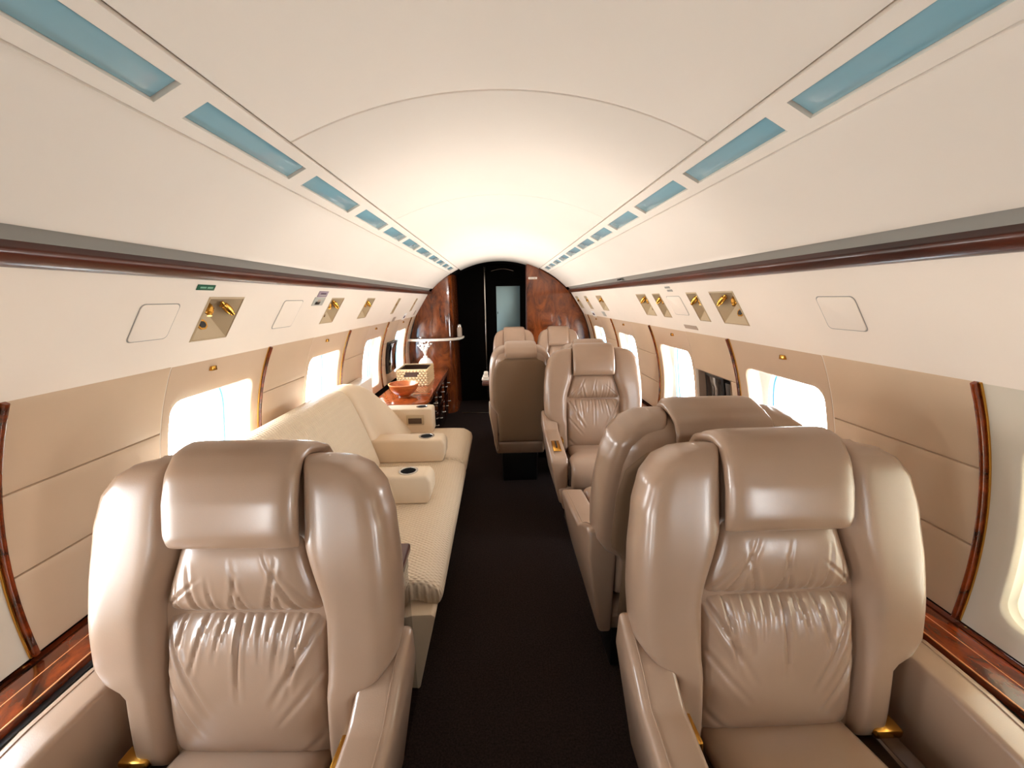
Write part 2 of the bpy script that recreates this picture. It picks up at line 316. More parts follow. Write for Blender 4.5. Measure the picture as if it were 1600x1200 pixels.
# ------------------------------------------------------------------ service panels with pockets
POCK = {-1: [(1.206, 1.358), (2.07, 2.222), (2.622, 2.772), (3.425, 3.492), (4.150, 4.215)],
        1: [(1.480, 1.642), (1.758, 1.847), (2.163, 2.260), (2.376, 2.530), (3.415, 3.590), (3.985, 4.09), (4.43, 4.56)]}
S0, S1 = .205, .672
for side, word in ((-1, 'left'), (1, 'right')):
    pf = psu_frame(side)
    root = tag(empty('service_panel', (side*.93, Y0, 1.33)), 'sloping cream service panel with gold air vents above the %s windows' % word, 'service panel')
    off = Vector((side*.93, Y0, 1.33))
    def put(mb, name, m, par=root, **k):
        mb.v = [tuple(Vector(v)-off) for v in mb.v]; return mb.build(name, m, par, **k)
    mb = MB(); a = Y0
    def cell(a0, a1, s0, s1):
        mb.grid(lambda u, v: pf(a0+(a1-a0)*u, s0+(s1-s0)*v, 0), 1, 1)
    for a0, a1 in POCK[side]:
        cell(a, a0, 0, 1); cell(a0, a1, 0, S0); cell(a0, a1, S1, 1); a = a1
    cell(a, 4.66, 0, 1)
    # rolled lower lip turning back to the wall
    prev = [(1.0, 0.0), (1.006, -.003), (1.008, -.010), (1.005, -.03), (.99, -.075)]
    for (s0, d0), (s1, d1) in zip(prev[:-1], prev[1:]):
        mb.add([pf(Y0, s0, d0), pf(4.66, s0, d0), pf(4.66, s1, d1), pf(Y0, s1, d1)], [(0, 1, 2, 3)])
    mb.add([pf(4.66, 0, 0), pf(4.66, 1, 0), pf(4.66, 1, -.06), pf(4.66, 0, -.06)], [(0, 1, 2, 3)])
    put(mb, 'panel_face', 'service', recalc=False)
    for i, (a0, a1) in enumerate(POCK[side]):
        w = a1-a0; am = a0+w*.42
        ap = pf(am, .36, -.078)
        c = [pf(a0, S1, 0), pf(a1, S1, 0), pf(a1, S0, 0), pf(a0, S0, 0)]
        pk = MB().add(c+[ap], [(0, 1, 4), (1, 2, 4), (2, 3, 4), (3, 0, 4)])
        # raised frame around the mouth
        e = .006
        ring = [pf(a0-e, S1+e*3, .0005), pf(a1+e, S1+e*3, .0005), pf(a1+e, S0-e*3, .0005), pf(a0-e, S0-e*3, .0005)]
        inn = [pf(a0, S1, .003), pf(a1, S1, .003), pf(a1, S0, .003), pf(a0, S0, .003)]
        pk.add(ring+inn+c, [(0, 1, 5, 4), (1, 2, 6, 5), (2, 3, 7, 6), (3, 0, 4, 7), (4, 5, 9, 8), (5, 6, 10, 9), (6, 7, 11, 10), (7, 4, 8, 11)])
        po = put(pk, 'vent_pocket', 'pocket', smooth=0)
        # gold air nozzles hanging from the top face
        n = 2 if w > .08 else 1
        for k in range(n):
            ac = a0+w*(.30+.40*k) if n == 2 else a0+w*.5
            p0 = Vector(pf(ac, S0+.10, -.030)); p1 = Vector(pf(ac+(.030 if k else -.018), S0+.19, .002))
            g = MB(); dv = (p1-p0)
            g.tube([p0, p0+dv*.18, p0+dv*.20, p0+dv*.38, p0+dv*.62, p0+dv*.80, p0+dv*.82, p1], [.006, .006, .0105, .0125, .0125, .0105, .0075, .0065], 14)
            g.tube([p0+dv*.3-Vector((0, .022, 0)), p0+dv*.45+Vector((0, .020, 0))], .004, 8)
            put(g, 'air_nozzle', 'gold', po)
        if i in ((0, 1, 2) if side < 0 else (0, 3, 4)):
            # call button on the lower face
            A, B, Cc = Vector(pf(a0, S1, 0)), Vector(pf(a1, S1, 0)), Vector(ap)
            ctr = A*.40+B*.24+Cc*.36
            eu = (B-A).normalized(); nn = eu.cross(Cc-A).normalized()
            if nn.dot(Vector((-side, 0, 0))) < 0: nn = -nn
            ev = nn.cross(eu).normalized()
            def sq(r, d0, d1):
                q = MB(); vs = []
                for d in (d0, d1):
                    for k in range(8):
                        an = PI/8+k*PI/4; vs.append(ctr+eu*r*1.25*math.cos(an)+ev*r*math.sin(an)+nn*d)
                return q.add(vs, [tuple(range(8, 16))]+[(k, (k+1) % 8, 8+(k+1) % 8, 8+k) for k in range(8)])
            put(sq(.017, -.004, .004), 'button_bezel', 'gold', po, smooth=0); put(sq(.011, .003, .0055), 'call_button', 'black', po, smooth=0)
    for a0, a1, s0, s1 in ([(.988, 1.104, .262, .602), (1.626, 1.776, .24, .65), (-.6, -.48, .262, .6)] if side < 0 else [(.976, 1.095, .28, .61), (1.935, 2.09, .255, .6), (-.5, -.38, .28, .61)]):
        # an access cover: thin rounded slab standing 3 mm proud; a flat grey ring paints its shadow gap
        mb = MB(); pts = []
        rr_a, rr_s = .012, .04
        for cx, cy, st_ in ((a1-rr_a, s1-rr_s, 0), (a0+rr_a, s1-rr_s, 1), (a0+rr_a, s0+rr_s, 2), (a1-rr_a, s0+rr_s, 3)):
            for k in range(5):
                an = (st_+k/4)*PI/2; pts.append((cx+rr_a*math.cos(an), cy+rr_s*math.sin(an)))
        n = len(pts); ca, cs = (a0+a1)/2, (s0+s1)/2
        def sc_(k, d): return [pf(ca+(p[0]-ca)*k, cs+(p[1]-cs)*k, d) for p in pts]
        mb.add(sc_(1, 0)+sc_(.995, .0018)+sc_(.965, .0028), [(i, (i+1) % n, n+(i+1) % n, n+i) for i in range(n)]+[(n+i, n+(i+1) % n, 2*n+(i+1) % n, 2*n+i) for i in range(n)]+[tuple(range(2*n, 3*n))])
        put(mb, 'access_cover', 'service')
        mb = MB().add(sc_(1.0, .0006)+sc_(1.05, .0006), [(i, (i+1) % n, n+(i+1) % n, n+i) for i in range(n)]); put(mb, 'cover_gap_shade', 'grey', recalc=False)

def placard(side, a0, a1, s0, s1, m, name, label, lines=(), tm='print', d=.0025):
    pf = psu_frame(side); o = Vector(pf((a0+a1)/2, (s0+s1)/2, 0)); root = empty(name, o)
    s1 = min(s1, .985); mb = panel(pf, a0, a1, s0, s1, .0006, d, .0012, 1, 1, .004); mb.v = [tuple(Vector(v)-o) for v in mb.v]; mb.build('plate', m, root)
    for (u0, u1, v0, v1, tmm) in lines:
        A0, A1, B0, B1 = a0+(a1-a0)*u0, a0+(a1-a0)*u1, s0+(s1-s0)*v0, s0+(s1-s0)*v1
        t = MB().add([Vector(pf(a, b, d+.0004))-o for a, b in ((A0, B0), (A1, B0), (A1, B1), (A0, B1))], [(0, 1, 2, 3)]); t.build('print_line', tmm, root, smooth=0, recalc=False)
    return tag(root, label, 'placard')
placard(-1, 1.135, 1.203, .062, .118, 'green', 'green_placard', 'small green placard near the top of the left service panel', [(.14, .48, .32, .62, 'green_text'), (.55, .86, .32, .62, 'green_text')])
placard(-1, 1.885, 1.985, .075, .175, 'purple', 'notice_placard', 'mauve notice placard with dark print on left service panel', [(.2, .8, .3, .5, 'print'), (.15, .85, .62, .72, 'greypic')])
placard(-1, 1.872, 1.985, .182, .325, 'greypic', 'picture_placard', 'grey picture placard directly below the mauve notice', [(.35, .6, .25, .7, 'taupe'), (.2, .65, .5, .85, 'black')])
placard(-1, 3.618, 3.70, .82, .97, 'taupe', 'taupe_placard', 'plain taupe placard at left panel edge beside the flag label')
placard(-1, 3.99, 4.10, .74, 1.0, 'white', 'flag_label', 'white flag label with purple print on left panel edge near bulkhead', [(.2, .8, .35, .75, 'print')])
placard(-1, 4.46, 4.50, .68, .86, 'taupe', 'slim_placard', 'slim dark placard on left panel nearest the burl bulkhead')
placard(1, 1.985, 2.045, .062, .10, 'greypic', 'slim_grey_placard', 'slim grey placard at top of right service panel, upper of two', [(.1, .9, .2, .8, 'grey')])
placard(1, 1.975, 2.035, .12, .16, 'greypic', 'slim_grey_placard', 'slim grey placard at top of right service panel, lower of two', [(.1, .9, .2, .8, 'grey')])
placard(1, 1.925, 2.06, .805, .88, 'taupe', 'taupe_placard', 'taupe placard low on the right service panel below the access cover')
placard(1, 4.05, 4.19, .78, 1.0, 'white', 'flag_label', 'white flag label with purple print on right panel edge', [(.2, .8, .3, .75, 'print')])
placard(1, 3.62, 3.72, .74, .90, 'greypic', 'grey_placard', 'small grey placard below the right vents near the bulkhead')

# ------------------------------------------------------------------ walls, windows, ledges
TL, TT = tz(.607), tz(1.215)
def rrect(y0, y1, t0, t1, r, n=8):
    pts = []
    for cx, cy, q in ((y1-r, t1-r, 0), (y0+r, t1-r, 1), (y0+r, t0+r, 2), (y1-r, t0+r, 3)):
        for k in range(n+1):
            an = (q+k/n)*PI/2; pts.append((cx+r*math.cos(an), cy+r*math.sin(an)))
    res = []
    for p, q in zip(pts, pts[1:]+pts[:1]):
        res.append(p); L = math.hypot(q[0]-p[0], q[1]-p[1]); m = int(L/.03)
        res += [(p[0]+(q[0]-p[0])*i/m, p[1]+(q[1]-p[1])*i/m) for i in range(1, m)] if m > 1 else []
    return res
wn = 0
for side in (-1, 1):
    fr = wall_frame(side)
    for k, b in enumerate(BAY):
        wn += 1; win = struct('window_%d' % wn)
        y0, y1 = wspan(b); t0, t1 = tz(WZ0), tz(WZ1)
        hole = rrect(y0, y1, t0, t1, .045); n = len(hole); cy, ct = (y0+y1)/2, (t0+t1)/2
        # outer rectangle points matched to the hole by direction
        bo = []
        for (py, pt) in hole:
            dy, dt = py-cy, pt-ct
            ks = []
            if dy > 1e-6: ks.append((b[1]-cy)/dy)
            if dy < -1e-6: ks.append((b[0]-cy)/dy)
            if dt > 1e-6: ks.append((TT-ct)/dt)
            if dt < -1e-6: ks.append((TL-ct)/dt)
            kk = min(ks); bo.append((cy+dy*kk, ct+dt*kk))
        # put exact corners in
        for cyy, ctt in ((b[1], TT), (b[0], TT), (b[0], TL), (b[1], TL)):
            i = min(range(n), key=lambda q: (bo[q][0]-cyy)**2+(bo[q][1]-ctt)**2); bo[i] = (cyy, ctt)
        rings = [([bo[i] for i in range(n)], -.012), (bo, .004)] + [([(bo[i][0]+(hole[i][0]-bo[i][0])*q, bo[i][1]+(hole[i][1]-bo[i][1])*q) for i in range(n)], .004) for q in (.33, .66, .95)] + \
                [(hole, .001), ([(cy+(p[0]-cy)*.985, ct+(p[1]-ct)*.985) for p in hole], -.008)]
        mb = MB(); vs = []; fs = []
        for r_, (pts, d) in enumerate(rings):
            vs += [fr(p[0], p[1], d) for p in pts]
            if r_: fs += [((r_-1)*n+i, (r_-1)*n+(i+1) % n, r_*n+(i+1) % n, r_*n+i) for i in range(n)]
        mb.add(vs, fs).build('bay_panel', 'bay_cream' if k == 2 else 'bay', win, smooth=50)
        # reveal to the oval pane
        oval = []
        for (py, pt) in hole:
            an = math.atan2((pt-ct)/(t1-t0), (py-cy)/(y1-y0)); e = .72
            oval.append((cy+.176*math.copysign(abs(math.cos(an))**e, math.cos(an)), ct+.214*math.copysign(abs(math.sin(an))**e, math.sin(an))))
        vs = []; fs = []
        rr = [([(cy+(p[0]-cy)*.985, ct+(p[1]-ct)*.985) for p in hole], -.008), ([(cy+(p[0]-cy)*.975, ct+(p[1]-ct)*.975) for p in hole], -.05), ([(cy+(p[0]-cy)*.955, ct+(p[1]-ct)*.955) for p in hole], -.056)] + [([(oval[i][0], oval[i][1]) for i in range(n)], -.06)]
        for r_, (pts, d) in enumerate(rr):
            vs += [fr(p[0], p[1], d) for p in pts]
            if r_: fs += [((r_-1)*n+i, (r_-1)*n+(i+1) % n, r_*n+(i+1) % n, r_*n+i) for i in range(n)]
        MB().add(vs, fs).build('window_reveal', 'reveal', win, smooth=50)
        vs = []; fs = []
        for r_, (sc, d) in enumerate(((1, -.06), (.985, -.065), (.985, -.078), (.96, -.08), (.96, -.095), (1.0, -.105), (1.3, -.105))):
            vs += [fr(cy+(p[0]-cy)*sc, ct+(p[1]-ct)*sc, d) for p in oval]
            if r_: fs += [((r_-1)*n+i, (r_-1)*n+(i+1) % n, r_*n+(i+1) % n, r_*n+i) for i in range(n)]
        MB().add(vs, fs).build('outer_ring', 'ring', win, smooth=50)
        for d in (-.087,):
            MB().add([fr(p[0], p[1], d) for p in oval]+[fr(cy, ct, d)], [(i, (i+1) % n, n) for i in range(n)]).build('pane', 'glass', win, smooth=60)
        if side == 1 and k == 2:
            panel(fr, y0-.004, y1+.004, t0-.004, t1+.004, -.036, -.03, .003, 1, 8).build('window_shade', 'shade', win)
        MB().add([fr(cy+.0, tz(1.178), .004)], []) 
        p = Vector(fr(cy-.06, tz(1.18), .006)); MB().box(p.x-.008, p.x+.008, p.y-.012, p.y+.012, p.z-.008, p.z+.008, .002).build('shade_latch', 'gold', win)
        # daylight portal in the opening
        ld = bpy.data.lights.new('window_portal', 'AREA'); ld.shape = 'RECTANGLE'; ld.size = .36; ld.size_y = .46; ld.cycles.is_portal = True
        lo = bpy.data.objects.new('window_portal', ld); COL.objects.link(lo)
        c = Vector(fr(cy, ct, -.115)); nrm = Vector((-side, 0, -math.sin(ct/R0)*1.0)).normalized()
        nrm = (Vector((0, cy, ZC))-c).normalized()
        lo.location = c; lo.rotation_euler = nrm.to_track_quat('-Z', 'Y').to_euler()
    # leather panels between the bays, three stacked
    w = walls[side]
    gaps = [(Y0, BAY[0][0])] + [(BAY[i][1], BAY[i+1][0]) for i in range(len(BAY)-1)] + [(BAY[-1][1], 4.68)]
    for gi, (g0, g1) in enumerate(gaps):
        fx = g0+.012 if gi else g0
        rows = [(TL, tz(.802)), (tz(.805), tz(1.002)), (tz(1.005), TT)]
        if side == 1 and gi == 4:
            # screen niche takes the middle of this gap: low rows split round it
            panel(fr, fx, g1-.004, tz(1.005), TT, -.02, .006, .004, 1, 12).build('wall_panel', 'wall', w)
            panel(fr, fx, g1-.004, TL, tz(.765), -.02, .006, .004, 1, 12).build('wall_panel', 'wall', w)
            panel(fr, fx, 1.752, tz(.768), tz(1.002), -.02, .006, .004, 1, 12).build('wall_panel', 'wall', w)
            continue
        for t0, t1 in rows:
            panel(fr, fx, g1-.004, t0, t1, -.02, .006, .004, 1, 12).build('wall_panel', 'wall', w)
    for gi, (g0, g1) in enumerate(gaps[1:]):
        panel(fr, g0+.001, g0+.011, TL, TT, -.02, .016, .003, 1, 14).build('wood_strip', 'wood_ledge', w)
        panel(fr, g0-.004, g0, TL, TT, -.02, .0085, .001, 1, 14).build('gold_strip', 'gold', w)
        panel(fr, g1-.004, g1-.001, TL, TT, -.02, .004, .0008, 1, 14).build('pale_strip', 'white_edge', w)
    # lower wall, wooden ledge with inlay
    mb = MB(); mb.grid(lambda u, v: fr(Y0+(4.7-Y0)*u, tz(0.0)+(tz(.60)-tz(0.0))*v, .02), 1, 8); mb.build('lower_wall', 'dark', w, recalc=False)
tn = 0
for side in (-1, 1):
    tn += 1; tr = struct('trim_%d' % tn)
    def bx(x0, x1, z0, z1, name, m, b=.002):
        a, c = sorted((side*x0, side*x1)); return MB().box(a, c, Y0, 2.96 if side < 0 else 4.68, z0, z1, b).build(name, m, tr)
    bx(.992, 1.118, .575, .600, 'ledge_board', 'wood_ledge', .004)
    bx(1.0505, 1.0525, .599, .6006, 'inlay_line', 'inlay', 0)
    bx(.993, .9955, .5985, .6008, 'edge_line', 'inlay', 0)
    bx(.975, .9915, .52, .585, 'ledge_gap_shade', 'black', .002)  # black strip standing in for the shade in the gap beside the ledge

# right wall screens in their niche
fr = wall_frame(1)
nm = tag(empty('monitor', fr(1.9, tz(.88), 0)), 'black twin monitor set into right wall between two oval windows', 'monitor')
o = Vector(nm.location)
def rel(mb, o): mb.v = [tuple(Vector(v)-o) for v in mb.v]; return mb
mb = MB()
t0, t1 = tz(.768), tz(1.003)
mb.grid(lambda u, v: fr(1.755+.30*u, t0+(t1-t0)*v, -.05), 1, 4)
for p, q in (((1.755, t0), (2.055, t0)), ((2.055, t0), (2.055, t1)), ((2.055, t1), (1.755, t1)), ((1.755, t1), (1.755, t0))):
    mb.add([fr(p[0], p[1], .006), fr(q[0], q[1], .006), fr(q[0], q[1], -.05), fr(p[0], p[1], -.05)], [(0, 1, 2, 3)])
rel(mb, o).build('niche', 'taupe', nm, recalc=False, smooth=0)
rel(panel(fr, 1.775, 1.835, t0+.012, t1-.03, -.05, -.010, .004, 1, 3), o).build('handset', 'black', nm)
rel(panel(fr, 1.862, 2.04, t0+.012, t1-.012, -.05, -.018, .005, 1, 3), o).build('screen_body', 'black', nm)
rel(panel(fr, 1.878, 2.024, t0+.045, t1-.028, -.02, -.0165, .002, 1, 3), o).build('screen', 'screen', nm)

# ------------------------------------------------------------------ bulkheads, doorway, vestibule
def ztop(x): return ZC+math.sqrt(max(0, (R0-.004)**2-x*x))
bl = struct('wall_bulkhead_left')
out = [(-1.11, 4.67), (-1.0, 4.665), (-.86, 4.66), (-.74, 4.66), (-.67, 4.668), (-.62, 4.69), (-.585, 4.73), (-.567, 4.80), (-.56, 4.90), (-.56, 6.2)]
mb = MB(); n = 14
vs = []
for (x, y) in out:
    zt = ztop(x)
    vs += [(x, y, zt*j/n) for j in range(n+1)]
mb.add(vs, [(i*(n+1)+j, (i+1)*(n+1)+j, (i+1)*(n+1)+j+1, i*(n+1)+j+1) for i in range(len(out)-1) for j in range(n)])
mb.build('curved_panel', 'wood_wall', bl, smooth=60, recalc=False)
br = struct('wall_bulkhead_right')
mb = MB(); xs = [.325+(1.112-.325)*i/14 for i in range(15)]
for y, fl in ((4.72, 0), (4.76, 1)):
    mb.add([(x, y, 0) for x in xs]+[(x, y, ztop(x)) for x in xs], [(i, i+1, 15+i+1, 15+i) for i in range(14)])
mb.add([(.325, 4.72, 0), (.325, 4.76, 0), (.325, 4.76, ztop(.325)), (.325, 4.72, ztop(.325))], [(0, 1, 2, 3)])
mb.build('burl_panel', 'wood_wall', br, recalc=False)
MB().box(.312, .325, 4.712, 4.768, 0, 1.79, .003).build('edge_strip', 'wood_rail', br)
sg = tag(empty('sign_plate', (.395, 4.716, 1.635)), 'small pale sign plate high on the right burl bulkhead', 'sign')
MB().box(-.052, .052, -.002, .003, -.012, .012, .0012).build('plate', 'white_edge', sg)
for x0, x1 in ((-.04, -.022), (-.018, .0), (.006, .036)):
    MB().box(x0, x1, -.0028, -.0021, -.005, .005).build('print_line', 'taupe', sg, smooth=0)
# vestibule: its dimness is painted into near-black walls
vs_ = struct('wall_vestibule')
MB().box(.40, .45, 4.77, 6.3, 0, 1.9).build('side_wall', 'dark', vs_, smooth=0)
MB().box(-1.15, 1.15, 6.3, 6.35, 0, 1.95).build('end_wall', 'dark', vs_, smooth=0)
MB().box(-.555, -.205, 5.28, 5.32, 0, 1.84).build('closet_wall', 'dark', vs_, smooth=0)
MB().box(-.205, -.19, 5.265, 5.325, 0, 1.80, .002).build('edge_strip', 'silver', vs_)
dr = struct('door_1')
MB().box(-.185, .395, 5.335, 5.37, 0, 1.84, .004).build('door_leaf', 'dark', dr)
dp = MB().box(-.047, .274, 5.322, 5.336, .72, 1.566, .003).build('door_panel', 'door_blue', dr)
MB().box(-.034, -.026, 5.314, 5.323, 1.20, 1.23, .001).build('latch', 'black', dp)
mb = MB(); mb.tube([(-.11+.30*i/12, 5.31, 1.762+.028*math.sin(PI*i/12)) for i in range(13)], .008, 8); mb.build('arch_trim', 'silver', dr)
tl = struct('trim_3'); MB().box(-.50, .31, 4.655, 4.685, 0, .008, .002).build('threshold', 'silver', tl)
# shelf on the left bulkhead
sh = tag(empty('corner_shelf', (-.80, 4.66, .94)), 'curved dark shelf with a pale edge on the left burl bulkhead', 'shelf')
outl = [(-1.09, 4.67), (-1.085, 4.55), (-.95, 4.525), (-.80, 4.52), (-.66, 4.535), (-.56, 4.575), (-.50, 4.64), (-.475, 4.74), (-.47, 4.86), (-.56, 4.86), (-.58, 4.73), (-.66, 4.665)]
mb = MB().prism([(x+.80, y-4.66) for x, y in outl], 'z', -.012, .012, .003, 2); mb.build('shelf_board', 'wood_dark', sh)
mb = MB(); pe = [Vector((x+.80, y-4.66, 0)) for x, y in outl[1:9]]; mb.tube(pe, .0155, 8); mb.build('pale_edge', 'white_edge', sh)
jar = tag(empty('glass_jar', (-.505, 4.78, .952)), 'pale lidded jar at the dark doorway end of the curved shelf', 'jar')
MB().lathe([(0, 0), (.028, 0), (.03, .01), (.03, .10), (.024, .115), (.024, .12), (0, .12)], 20).build('jar_body', 'taupe', jar)
MB().lathe([(.026, .12), (.027, .14), (.02, .15), (0, .152)], 20).build('lid', 'silver', jar)

# ------------------------------------------------------------------ cushions
def prof(s, n): return max(0.0, 1-abs(2*s-1)**n)**.5
def ease(u, k=.5):                         # denser samples near both ends
    return (1-k)*u + k*(.5-.5*math.cos(PI*u))
def pillow(frame, xl, xr, h0, h1, tf, tb, nu=20, nv=20, pu=6, pv=6, bump=None, corner=10, mb=None):
    """closed cushion: frame(x,h,d); outline xl(h),xr(h); front/back thickness; superellipse rounding"""
    mb = mb or MB()
    def pt(u, v, sgn):
        uu, vv = ease(u, .85), ease(v, .85); h = h0+(h1-h0)*vv
        k = max(0.0, 1-abs(2*vv-1)**corner)**(1/corner) if corner else 1
        k = .86+.14*k
        a, b = xl(h), xr(h); c = (a+b)/2; x = c+(b-a)*(uu-.5)*k
        t = tf if sgn > 0 else tb
        t = t(uu, vv) if callable(t) else t
        d = sgn*t*prof(uu, pu)*prof(vv, pv)
        if bump and sgn > 0: d += bump(uu, vv)*min(1, prof(uu, 2)*1.6)*min(1, prof(vv, 2)*1.8)
        return frame(x, h, d)
    mb.grid(lambda u, v: pt(u, v, 1), nu, nv); mb.grid(lambda u, v: pt(u, v, -1), max(6, nu if nu < 30 else nu), nv, True)
    return mb
def lerp_table(tab):
    def f(h):
        if h <= tab[0][0]: return tab[0][1]
        for (a, x), (b, y) in zip(tab[:-1], tab[1:]):
            if h <= b:
                q = (h-a)/(b-a); q = q*q*(3-2*q)*.5+q*.5; return x+(y-x)*q
        return tab[-1][1]
    return f
def creases(lst, amp=1.0):
    lst = [(a0, b0, c0, d0, w0*.85, h0*amp) for a0, b0, c0, d0, w0, h0 in lst]
    def f(u, v):
        d = 0
        for (u0, v0, u1, v1, w, a) in lst:
            ex, ey = u1-u0, v1-v0; L2 = ex*ex+ey*ey; q = ((u-u0)*ex+(v-v0)*ey)/L2
            if q < -.12 or q > 1.1: continue
            px = (u-u0)-q*ex; py = (v-v0)-q*ey; ds = math.hypot(px, py*.8)
            fall = max(0, min(1, 1-q))**.7 if q > 0 else max(0, 1+q*8)
            d += -a*math.exp(-(ds/w)**2)*fall + .55*a*math.exp(-((ds-2.1*w)/(1.2*w))**2)*fall
        return d
    return f
REC = math.radians(9.5); YJ, ZJ = .22, .456
def bk(x, h, d): return (x, YJ+h*math.sin(REC)-d*math.cos(REC), ZJ+h*math.cos(REC)+d*math.sin(REC))
LOW = creases([(.15, .99, .22, .5, .016, .010), (.27, .99, .30, .62, .014, .008), (.40, .99, .38, .7, .013, .007), (.52, .99, .51, .45, .014, .010), (.62, .99, .66, .7, .013, .008), (.72, .99, .80, .6, .014, .009),
               (.97, .90, .68, .35, .018, .011), (.98, .62, .74, .2, .018, .010), (.04, .95, .33, .42, .018, .011), (.03, .62, .30, .28, .016, .007), (.86, .99, .88, .72, .012, .008), (.33, .99, .34, .8, .01, .006), (.46, .99, .45, .8, .01, .006), (.58, .99, .6, .82, .01, .006), (.02, .2, .2, .03, .02, .006)], .62)
UPP = creases([(.14, .02, .30, .85, .018, .009), (.35, .01, .20, .75, .016, .010), (.55, .01, .50, .6, .014, .008), (.74, .01, .86, .72, .016, .009), (.88, .02, .93, .5, .013, .007), (.97, .10, .74, .55, .016, .008), (.45, .02, .56, .8, .014, .006), (.64, .01, .70, .55, .013, .007), (.05, .08, .16, .5, .014, .007), (.26, .01, .24, .4, .012, .006)], .42)
def make_chair(name, mir=1, full=True, hw=.312, hh=.132, detail=True, aisle=True):
    """tan leather cabin armchair, facing -y, aisle arm on the -x side (mir=1)"""
    root = empty(name)
    k = hw/.312; mi = lambda x: x*mir
    nu = 1 if detail else .6
    def N(a): return max(8, int(a*nu))
    def fm(f): return lambda x, h, d: f(mi(x), h, d)
    outer = lerp_table([(-.02, .236*k), (.165, .240*k), (.195, .290*k), (.225, .308*k), (.30, .312*k), (.40, .310*k), (.50, .301*k), (.565, .285*k), (.605, .258*k), (.628, .222*k), (.638, .175*k)])
    inner = lerp_table([(0, .166*k), (.32, .168*k), (.47, .126*k), (.60, .126*k), (.64, .124*k)])
    # shell behind, rear panel
    pillow(bk, lambda h: -outer(h)+.012, lambda h: outer(h)-.012, -.02, .632, .02, .105, N(30), N(44), 9, 12, corner=0).build('back_shell', 'leather', root)
    rp = lerp_table([(-.04, .222*k), (.18, .226*k), (.24, .272*k), (.42, .270*k), (.50, .256*k), (.555, .21*k), (.575, .15*k)])
    pillow(lambda x, h, d: bk(x, h, -.100+d), lambda h: -rp(h), lambda h: rp(h), -.06, .578, .004, .014, N(24), N(34), 14, 14, corner=0).build('rear_panel', 'leather_shaded', root)
    for s in (-1, 1):
        lo = lambda h: inner(h)+.002; hi = lambda h: outer(h)
        def tf(u, v): return .050+.016*math.sin(PI*min(1, v*1.05))
        a, b = (lo, hi) if s > 0 else ((lambda h: -outer(h)), (lambda h: -inner(h)-.002))
        pillow(bk, a, b, -.02, .642, tf, .085, N(24), N(56), 5.5, 16, corner=0).build('bolster', 'leather', root)
    ci = lambda h: inner(h)+.004
    pillow(fm(bk), lambda h: -ci(h), lambda h: ci(h), .0, .322, lambda u, v: .040+.016*math.sin(PI*v), .02, N(100), N(90), 7, 6, LOW, corner=16).build('lower_back_cushion', 'leather', root)
    pillow(fm(bk), lambda h: -ci(h), lambda h: ci(h), .318, .485, lambda u, v: .044+.008*math.sin(PI*v), .02, N(100), N(56), 7, 5, UPP, corner=16).build('upper_back_cushion', 'leather', root)
    # headrest wraps over the top: path front -> over -> rear
    path = [(.468, .050), (.50, .054), (.56, .052), (.61, .042), (.640, .024), (.652, -.005), (.650, -.05), (.640, -.085), (.615, -.108), (.585, -.112)]
    cum = [0]
    for (a, b), (c, d) in zip(path[:-1], path[1:]): cum.append(cum[-1]+math.hypot(c-a, d-b))
    L = cum[-1]
    def pos(s):
        s = max(0, min(L, s))
        for i in range(len(cum)-1):
            if s <= cum[i+1]+1e-9:
                q = (s-cum[i])/(cum[i+1]-cum[i]); return (path[i][0]+(path[i+1][0]-path[i][0])*q, path[i][1]+(path[i+1][1]-path[i][1])*q)
    def hf(x, s, d):
        p = pos(s); a, b = pos(s-.03), pos(s+.03); th, td = b[0]-a[0], b[1]-a[1]; l = math.hypot(th, td)
        return bk(x, p[0]-td/l*d, p[1]+th/l*d)
    pillow(hf, lambda s: -hh, lambda s: hh, 0, L, lambda u, v: (.024 if v < .55 else .024-.014*min(1, (v-.55)/.2)), .020, N(30), N(52), 10, 10, corner=14).build('headrest', 'leather', root)
    # seat cushion rising to the front, then folding down
    sp = [(.26, .445), (.20, .448), (.05, .478), (-.10, .520), (-.18, .540), (-.225, .530), (-.240, .49), (-.236, .41)]
    cum2 = [0]
    for (a, b), (c, d) in zip(sp[:-1], sp[1:]): cum2.append(cum2[-1]+math.hypot(c-a, d-b))
    L2 = cum2[-1]
    def pos2(s):
        s = max(0, min(L2, s))
        for i in range(len(cum2)-1):
            if s <= cum2[i+1]+1e-9:
                q = (s-cum2[i])/(cum2[i+1]-cum2[i]); return (sp[i][0]+(sp[i+1][0]-sp[i][0])*q, sp[i][1]+(sp[i+1][1]-sp[i][1])*q)
    def sf(x, s, d):
        p = pos2(s); a, b = pos2(s-.03), pos2(s+.03); ty, tzz = b[0]-a[0], b[1]-a[1]; l = math.hypot(ty, tzz)
        return (x, p[0]+tzz/l*d, p[1]-ty/l*d)
    wseat = lerp_table([(0, .164*k), (.28, .172*k), (.42, .222*k), (.8, .230*k)])
    pillow(sf, lambda s: -wseat(s), lambda s: wseat(s), 0, L2, lambda u, v: .035, .03, N(28), N(36), 9, 14, corner=12).build('seat_cushion', 'leather', root)
    MB().box(-.232*k, .232*k, -.20, .24, .34, .440, .01).build('seat_base', 'leather_dark' , root)
